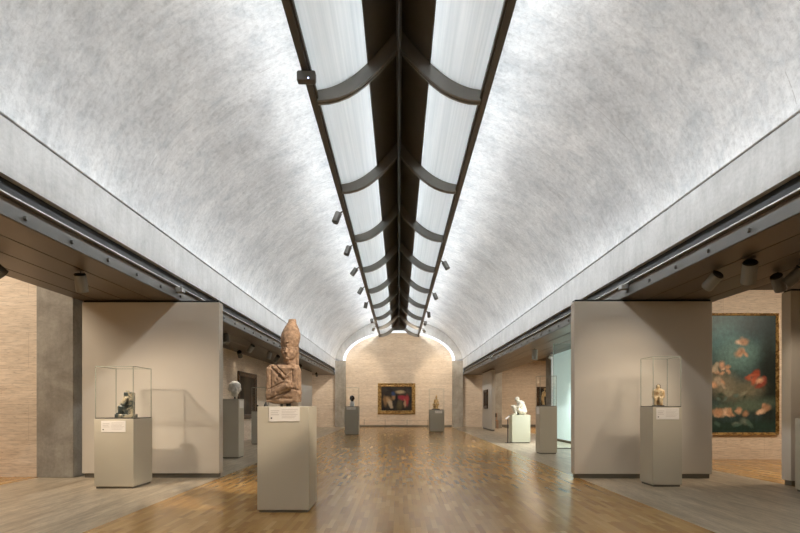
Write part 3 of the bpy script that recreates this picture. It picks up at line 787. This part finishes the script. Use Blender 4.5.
# crouching marble figure, body facing left
t = thing('crouching_figure', 'white stone figure crouching with drawn-up knees on the cream pedestal', 'sculpture', (3.90, 17.42, .913))
mb = MB()
mb.ell((.12, 0, .11), (.16, .16, .11)); mb.cap((.14, 0, .14), (.08, 0, .36), .135, .12); mb.ell((.05, 0, .39), (.09, .15, .07))
mb.tube((.03, 0, .40), (-.02, 0, .47), .05); mb.ell((-.055, 0, .505), (.068, .058, .075), (0, R(-25), 0)); mb.ell((-.03, 0, .53), (.07, .066, .065)); mb.ell((-.118, 0, .495), (.014, .01, .016))
for q in (-1, 1):
    mb.cap((.08, q*.075, .10), (-.16, q*.085, .25), .075, .055); mb.cap((-.16, q*.085, .25), (-.09, q*.08, .04), .052, .036); mb.ell((-.13, q*.08, .02), (.075, .034, .024))
    mb.cap((.05, q*.15, .37), (-.03, q*.17, .24), .042, .036); mb.cap((-.03, q*.17, .24), (-.17, q*.06, .30), .035, .026); mb.ell((-.19, q*.03, .30), (.035, .03, .022))
    for i in range(4): mb.cap((-.2, q*.03+.012*(i-1.5), .305), (-.235-.004*(i % 2), q*.03+.012*(i-1.5), .285), .009)
    mb.ell((-.035, q*.062, .505), (.016, .01, .024))
sculpt('figure', mb, M['creamst'], t, .011, 2, bump=.005, bscale=20)
MB().tube((-.02, 0, 0), (-.02, 0, .09), .05, n=12).build('mount', M['black'], t)
# reading stand fixed at the left of that pedestal
t = thing('label_stand', 'small slanted white label stand left of the cream pedestal', 'label stand', (3.53, 17.3, 0))
MB().tube((0, 0, 0), (0, 0, .78), .018, n=10).box(-.08, .08, -.08, .08, 0, .012).build('post', M['black'], t)
MB().rbox((-.02, 0, .82), (.16, .22, .012), (0, R(-38), 0)).build('plate', M['card'], t)

# ------------------------------------------------------------------ paintings
def painting(name, label, w, h, loc, rz, mframe, mcanvas, fw=.12, fd=.08):
    t = thing(name, label, 'painting', loc, rz)
    mb = MB()
    # moulded frame: profile swept around the rectangle
    prof = [(0, 0), (0, -fd*.6), (fw*.18, -fd), (fw*.38, -fd*.95), (fw*.55, -fd*.55), (fw*.8, -fd*.6), (fw, -fd*.25), (fw, 0)]
    loops = []
    for (cx, cz) in ((-1, -1), (1, -1), (1, 1), (-1, 1)):
        loops.append([mb.bm.verts.new((cx*(w/2-i), y, cz*(h/2-i))) for i, y in prof])
    for a in range(4):
        A, B = loops[a], loops[(a+1) % 4]
        for i in range(len(prof)):
            j = (i+1) % len(prof)
            mb.bm.faces.new((A[i], A[j], B[j], B[i]))
    mb.build('frame', mframe, t)
    bm = bmesh.new(); uvl = bm.loops.layers.uv.new('UVMap')
    a, b = w/2-fw*.95, h/2-fw*.95
    v = [bm.verts.new(p) for p in ((-a, -.015, -b), (a, -.015, -b), (a, -.015, b), (-a, -.015, b))]
    v2 = [bm.verts.new((p.co.x, -.001, p.co.z)) for p in v]
    f = bm.faces.new(v)
    for l, uv in zip(f.loops, ((0, 0), (1, 0), (1, 1), (0, 1))): l[uvl].uv = uv
    for i in range(4):
        j = (i+1) % 4; bm.faces.new((v[i], v2[i], v2[j], v[j]))
    me = bpy.data.meshes.new('canvas'); bm.to_mesh(me); bm.free(); me.materials.append(mcanvas)
    o = bpy.data.objects.new('canvas', me); COL.objects.link(o); o.parent = t
    return t
fl = (.62, .36, .22); fl2 = (.72, .50, .34)
rs = random.Random(11)
base_b = [(.30, .82, .36, .15, .1, (.06, .17, .18), .8), (.45, .66, .26, .12, .1, (.13, .24, .22), .8), (.80, .90, .35, .10, 0, (.025, .05, .055), .8),
    (.92, .45, .14, .40, 0, (.012, .018, .014), .7), (.25, .40, .24, .10, -.3, (.22, .20, .14), .8), (.60, .36, .20, .08, .2, (.16, .15, .10), .8),
    (.5, .22, .5, .05, .1, (.10, .14, .10), .8), (.5, .05, .7, .05, .02, (.02, .045, .035), .6)]
cl = []
def cluster(cx, cy, rx, ry, k, cols, r0=.026, r1=.062):
    for _ in range(k):
        a = rs.uniform(0, 6.28); q = rs.uniform(0, 1)**.6
        cl.append((cx+rx*q*math.cos(a), cy+ry*q*math.sin(a), rs.uniform(r0, r1), rs.uniform(r0, r1)*.45, rs.uniform(-.75, .75), rs.choice(cols), .75))
FL = [fl, fl2, (.50, .29, .17), (.38, .22, .13)]
cluster(.52, .77, .05, .012, 3, FL); cluster(.50, .68, .07, .02, 5, FL)
cluster(.18, .53, .15, .05, 9, FL+[(.42, .36, .26)]); cluster(.16, .42, .14, .04, 6, [(.34, .28, .20), (.45, .36, .26), fl])
cluster(.66, .49, .08, .06, 9, [(.40, .09, .05), (.30, .06, .03), fl, (.45, .12, .06)]); cluster(.78, .43, .06, .06, 5, [(.28, .06, .04), fl, (.10, .05, .03)])
cluster(.40, .17, .20, .02, 9, FL); cluster(.12, .15, .12, .03, 5, FL); cluster(.83, .19, .08, .04, 5, FL)
cluster(.45, .30, .3, .05, 8, [(.24, .24, .17), (.05, .07, .05), (.30, .09, .06), (.12, .17, .14)])
cluster(.5, .08, .4, .02, 5, [(.08, .14, .11), (.16, .20, .16)])
pm_big = painting_mat('big_canvas', (.014, .024, .023), (.055, .095, .092), base_b+cl, warp=.03, ws=12, u0=.27)
painting('painting', 'very large sea-green painting with flesh and red patches in a gilt frame on the right', 2.20, 2.72, (7.38, 11.945, 1.915), 0, M['gilt'], pm_big, .055, .07)
_ = None
pm_end = painting_mat('end_canvas', (.008, .008, .010), (.05, .04, .03), [
    (.22, .45, .10, .13, .3, (.34, .22, .11), .6), (.30, .28, .07, .16, .2, (.42, .34, .24), .5), (.12, .4, .05, .2, .1, (.22, .13, .06), .6), (.40, .55, .06, .1, 0, (.28, .17, .08), .6),
    (.40, .70, .06, .08, 0, (.03, .06, .16), .6), (.62, .78, .13, .07, 0, (.42, .33, .20), .55), (.70, .52, .17, .10, -.3, (.30, .03, .05), .5), (.84, .42, .05, .22, 0, (.34, .05, .05), .5),
    (.77, .30, .04, .16, 0, (.40, .24, .14), .5), (.60, .25, .09, .2, 0, (.10, .08, .04), .6), (.5, .5, .04, .2, 0, (.01, .01, .01), .5), (.33, .15, .05, .05, 0, (.4, .32, .22), .5)], warp=.06, ws=6)
painting('painting', 'wide dark painting in a heavy gilt frame centred on the end wall', 2.14, 1.76, (-.14, YE-.005, 1.62), 0, M['gilt'], pm_end, .20, .09)
pm_dark = painting_mat('brown_canvas', (.012, .008, .005), (.04, .026, .014), [
    (.5, .6, .2, .3, 0, (.05, .038, .024), .7), (.35, .4, .06, .3, .1, (.07, .05, .028), .6), (.7, .35, .1, .2, 0, (.05, .025, .012), .6)], rough=.65)
painting('painting', 'dark brown painting in a brown frame on the left aisle wall', 2.2, 1.62, (-5.345, 18.75, 1.56), R(90), M['dframe'], pm_dark, .16, .07)
painting('painting', 'small dark framed picture on the cream partition in the far right aisle', 1.1, .95, (4.415, 27.0, 1.55), R(-90), M['dframe'], pm_dark, .14, .06)
painting('painting', 'dark painting on the far right gallery wall seen through a glass case', .95, 1.15, (8.35, YE-.005, 1.72), 0, M['dframe'], pm_dark, .1, .06)

# glass screen in the right aisle
t = thing('glass_screen', 'tall greenish frameless glass screen crossing the right aisle', 'glass screen', (4.92, 15.0, 0))
MB().box(-.57, .54, -.008, .008, .02, H+1.76).build('pane', M['tealglass'], t)
MB().box(-.585, -.57, -.01, .01, .02, H+1.76).build('edge', M['tealedge'], t)
MB().box(-.585, .54, -.02, .02, 0, .02).build('shoe', M['strip'], t)

# low rope barrier before the end painting
t = thing('low_barrier', 'low thin wire barrier on slim posts in front of the end painting', 'barrier', (-.15, 29.6, 0))
bx = (-1.78, -.62, .60, 1.75)
for x in bx:
    p = MB().tube((x, 0, 0), (x, 0, .45), .011, n=8).build('post', M['bronze'], t)
    MB().tube((x, 0, 0), (x, 0, .015), .06, n=14).build('foot', M['bronze'], p)
MB().tube((bx[0], 0, .40), (bx[-1], 0, .40), .004, n=6).build('wire', M['bronze'], t)

# attendant's chair by the far right column
t = thing('wooden_chair', 'small wooden chair with dark back by the far right column', 'chair', (5.03, 28.2, 0))
for x in (-.17, .17):
    for y, h in ((-.17, .42), (.17, .82)):
        MB().tube((x, y, 0), (x, y, h), .018, n=8).build('leg', M['chairw'], t)
MB().rbox((0, 0, .43), (.38, .38, .03)).build('seat', M['chairw'], t, bevel=.006)
MB().rbox((0, .165, .71), (.33, .02, .20)).build('backrest', M['grit'], t, bevel=.006)

# ------------------------------------------------------------------ lights on tracks
def spot_fixture(pos, aim, label, r=.075, L=.22, rod=.12, m='can', power=0, angle=40, col=(1, .78, .55), blend=.6, group=None, rodz=None, lens=0.0, name='track_spotlight'):
    """pos: top of the stem on the soffit; the can hangs under it and points at aim"""
    pos = Vector(pos); piv = pos+Vector((0, 0, -rod))
    d = (Vector(aim)-piv).normalized()
    t = thing(name, label, 'spotlight', pos, 0, group)
    c = piv-pos
    a = c-d*L*.35; b = c+d*L*.65
    MB().tube((0, 0, 0), c, .008, n=8).build('stem', M['black'], t)
    mb = MB(); mb.tube(a, b, r, r, 20, caps=False); mb.tube(b, b-d*.05, r*.88, r*.8, 20)
    bm = mb.bm
    mb.tube(a, a+d*.006, r, r, 20)
    k = mb.build('canister', M[m], t, bevel=0)
    MB().tube(a-d*.012, a, r*.86, r*.98, 20).build('end_cap', M['black'], t)
    if power:
        MB().tube(b-d*.05, b-d*.046, r*.78, r*.78, 20).build('lens', emit('lamp_lens', col, 4.0), t)
        li = bpy.data.lights.new('lamp', 'SPOT'); li.energy = power; li.spot_size = R(angle); li.spot_blend = min(1, blend+.3); li.shadow_soft_size = .06; li.color = col
        lo = bpy.data.objects.new('lamp', li); COL.objects.link(lo); lo.parent = t
        lo.location = b+d*.02; lo.rotation_euler = d.to_track_quat('-Z', 'Y').to_euler()
    return t
SO = H+1.77
W1 = (1, .84, .67)
# left aisle, near to far
spot_fixture((-4.84, 6.35, SO), (-3.75, 8.6, 1.0), 'spotlight cut off by the left picture edge', power=180, angle=66, col=W1, rod=.1, blend=1.0)
spot_fixture((-4.19, 7.02, SO), (-4.4, 7.9, 1.0), 'spotlight under the left soffit left of the pale partition', power=40, angle=55, col=W1, m='canl')
spot_fixture((-4.18, 12.9, SO), (-3.9, 12.45, 1.5), 'spotlight under the left soffit right beside the pale partition edge', m='canl', power=70, angle=34, col=W1)
spot_fixture((-4.18, 15.1, SO), (-5.35, 15.6, 1.4), 'second spotlight under the left soffit behind the pale partition', m='canl', power=35, angle=90, col=W1)
spot_fixture((-5.02, 16.8, SO), (-5.25, 18.6, 1.6), 'lit spotlight close to the travertine wall above the brown painting', m='can', power=9, angle=90, col=W1)
spot_fixture((-4.18, 17.2, SO), (-4.6, 17.0, 1.2), 'third spotlight under the left soffit, next to the stone bust', m='canl', power=14, angle=60, col=W1)
spot_fixture((-4.18, 18.3, SO), (-5.35, 19.2, 1.4), 'spotlight under the left soffit half hidden by the stone bust', m='can', power=25, angle=90, col=W1)
spot_fixture((-4.18, 22.5, SO), (-5.2, 24.0, 1.3), 'spotlight under the left soffit hidden behind the stone crown', m='can', power=40, angle=100, col=W1)
spot_fixture((-4.3, 27.8, SO), (-4.3, 30.5, 1.3), 'small spotlight before the far left travertine wall', m='can', power=45, angle=100, col=W1, r=.06)
# right aisle
spot_fixture((4.10, 6.94, SO), (3.6, 8.8, 1.5), 'leftmost spotlight under the near right soffit, tilted left', m='canl', power=45, angle=70, col=W1)
spot_fixture((4.24, 6.45, SO), (4.75, 7.5, 1.5), 'larger pale spotlight under the near right soffit, tilted right', m='canl', r=.085, L=.26)
spot_fixture((5.00, 7.04, SO), (6.3, 8.0, 1.3), 'lit spotlight under the right soffit before the big painting', power=30, angle=55, col=(1, .84, .66), m='can')
spot_fixture((5.00, 6.70, SO), (3.75, 8.5, 1.0), 'dark upright spotlight at the right picture edge', power=95, angle=55, col=W1, m='can')
spot_fixture((4.15, 16.3, SO), (4.1, 16.4, 0), 'large pale cylindrical spotlight over the cream pedestal', m='canl', r=.085, L=.3, rod=.16)
spot_fixture((5.02, 17.6, SO), (4.0, 17.4, 1.2), 'small white spotlight beside the green glass screen', m='white', r=.055, L=.16, power=30, angle=60, col=(1, .85, .7))
spot_fixture((4.6, 27.6, SO), (4.3, 30.5, 1.3), 'small spotlight before the far right travertine wall', m='can', power=45, angle=110, col=W1, r=.06)
# reflector rail spots
def rail_spot(y, sx, label, aim, power=0, angle=35, col=(1, .82, .62), ang=None):
    t = thing('rail_spotlight', label, 'spotlight', (sx*1.15, y, H+3.98))
    piv = Vector((sx*.095, 0, -.07 if y > 5 else -.25)); d = (Vector(aim)-Vector((sx*1.22, y, H+3.94))).normalized()
    MB().tube((0, 0, .0), piv, .018, n=8).build('stem', M['bronze'], t)
    a, b = piv-d*.03, piv+d*.19
    mb = MB().tube(a, b, .072, .072, 18, caps=False).tube(a, a+d*.006, .072, .072, 18).tube(b, b-d*.04, .062, .06, 18)
    mb.build('canister', M['can'], t)
    if power:
        li = bpy.data.lights.new('lamp', 'SPOT'); li.energy = power; li.spot_size = R(angle); li.spot_blend = .5; li.shadow_soft_size = .06; li.color = col
        lo = bpy.data.objects.new('lamp', li); COL.objects.link(lo); lo.parent = t
        lo.location = b+d*.02; lo.rotation_euler = d.to_track_quat('-Z', 'Y').to_euler()
ordn = ['nearest', 'second', 'third', 'fourth', 'fifth', 'sixth', 'seventh', 'farthest']
for i, (y, aim, pw, an) in enumerate(((10.9, (-2.6, 9.6, 1.0), 0, 30), (13.2, (-2.6, 12.2, 1.0), 0, 40), (15.3, (-3.9, 14.5, 1.2), 0, 30), (17.8, (-3.6, 17.2, 1.0), 0, 30), (20.3, (-2.2, 21.5, 1.4), 0, 20), (24.3, (-.9, 30.4, 3.2), 210, 85), (26.6, (-3.0, 30.4, 2.0), 200, 70))):
    rail_spot(y, -1, '%s small spotlight on the left rail of the skylight reflector' % (ordn[i] if i < 6 else 'farthest'), aim, pw, an)
for i, (y, aim, pw, an) in enumerate(((14.6, (3.4, 13.8, 1.0), 0, 20), (18.7, (2.8, 17.6, 1.0), 0, 20), (22.4, (1.75, 24.7, 1.4), 90, 22), (25.0, (.9, 30.4, 3.2), 210, 85), (27.2, (3.0, 30.4, 2.0), 200, 70))):
    rail_spot(y, 1, '%s small spotlight on the right rail of the skylight reflector' % (ordn[i] if i < 4 else 'farthest'), aim, pw, an)
rail_spot(4.2, 1, 'spotlight on the right reflector rail above the picture edge', (-1.30, 6.3, 1.78), 900, 20, (1, .84, .66))
# sensor on the left rail
t = thing('ceiling_sensor', 'dark grey sensor box with a tiny blue light on the left reflector rail', 'sensor', (-1.093, 6.3, H+3.88))
MB().rbox((0, 0, 0), (.22, .10, .125)).build('housing', M['bronze'], t, bevel=.02)
MB().tube((.03, -.05, -.035), (.03, -.054, -.035), .008, n=10).build('indicator', emit('indicator', (.5, .6, 1), 5), t)
# small box floods in the beam recesses
def flood(x, y, label):
    t = thing('box_floodlight', label, 'floodlight', (x, y, H+1.95))
    s = -1 if x > 0 else 1
    MB().rbox((0, 0, -.045), (.11, .14, .075)).build('housing', M['canl'], t, bevel=.006)
    MB().rbox((0, .075, -.045), (.085, .008, .05)).build('lens', emit('flood_lens', (1, .93, .82), 3), t)
    MB().tube((0, 0, 0), (0, 0, -.02), .015, n=8).build('stem', M['black'], t)
flood(-3.60, 8.78, 'small box floodlight in the left beam recess above the pale partition')
flood(3.60, 8.55, 'small box floodlight in the right beam recess above the pale partition')
flood(3.60, 20.9, 'tiny white floodlight in the far right beam recess')

# ------------------------------------------------------------------ daylight
def area(name, loc, rot, sx, sy, power, col):
    li = bpy.data.lights.new(name, 'AREA'); li.shape = 'RECTANGLE'; li.size = sx; li.size_y = sy; li.energy = power; li.color = col
    o = bpy.data.objects.new(name, li); COL.objects.link(o); o.location = loc; o.rotation_euler = rot; return o
area('roof_daylight', (0, (YB+YE)/2, 6.40), (0, 0, 0), .8, YE-YB-.2, 1650, (.93, .965, 1.0))
for sx in (-1, 1):      # added unseen lamps on the rails, standing in for daylight off the reflector
    area('vault_side_fill', (sx*1.11, (YB+YE)/2, H+4.24), (0, -sx*R(180-102), 0), .2, YE-YB-.4, 150, (.95, .975, 1.0))
# added unseen spot brightening the right aisle in place of courtyard daylight, warm general light of the neighbouring galleries
li = bpy.data.lights.new('aisle_fill_spot', 'SPOT'); li.energy = 280; li.spot_size = R(125); li.spot_blend = .7; li.shadow_soft_size = .25; li.color = (.97, 1.0, .98)
o = bpy.data.objects.new('aisle_fill_spot', li); COL.objects.link(o); o.location = (4.7, 16.0, 2.7)
area('right_gallery_light', (8.6, 9.0, 3.75), (R(20), 0, 0), 3, 1.5, 170, (1, .84, .66))
area('left_gallery_light', (-7.6, 6.0, 5.0), (0, 0, 0), 2, 3, 190, (1, .86, .70))
area('far_right_gallery_light', (7.6, 25.5, 3.7), (0, 0, 0), 3, 5, 170, (1, .84, .66))

w = bpy.data.worlds.new('world'); S.world = w; w.use_nodes = True
w.node_tree.nodes['Background'].inputs[0].default_value = (.9, .93, 1, 1); w.node_tree.nodes['Background'].inputs[1].default_value = .3

# ------------------------------------------------------------------ camera
cam = bpy.data.cameras.new('camera'); co = bpy.data.objects.new('camera', cam); COL.objects.link(co)
co.location = (0, 0, H); co.rotation_euler = (R(90), 0, 0)
cam.sensor_width = 36; cam.lens = 24.0
cam.shift_y = 139.5/800; cam.shift_x = 1/800
cam.clip_start = .05; cam.clip_end = 200
S.camera = co
S.view_settings.view_transform = 'Standard'; S.view_settings.look = 'None'; S.view_settings.exposure = 0.5; S.view_settings.gamma = 1
S.view_settings.use_curve_mapping = False
S.cycles.max_bounces = 10; S.cycles.diffuse_bounces = 6; S.cycles.glossy_bounces = 4; S.cycles.transparent_max_bounces = 24; S.cycles.transmission_bounces = 6
S.cycles.sample_clamp_indirect = 6; S.cycles.use_denoising = True; S.cycles.denoising_prefilter = 'ACCURATE'; S.cycles.caustics_reflective = False
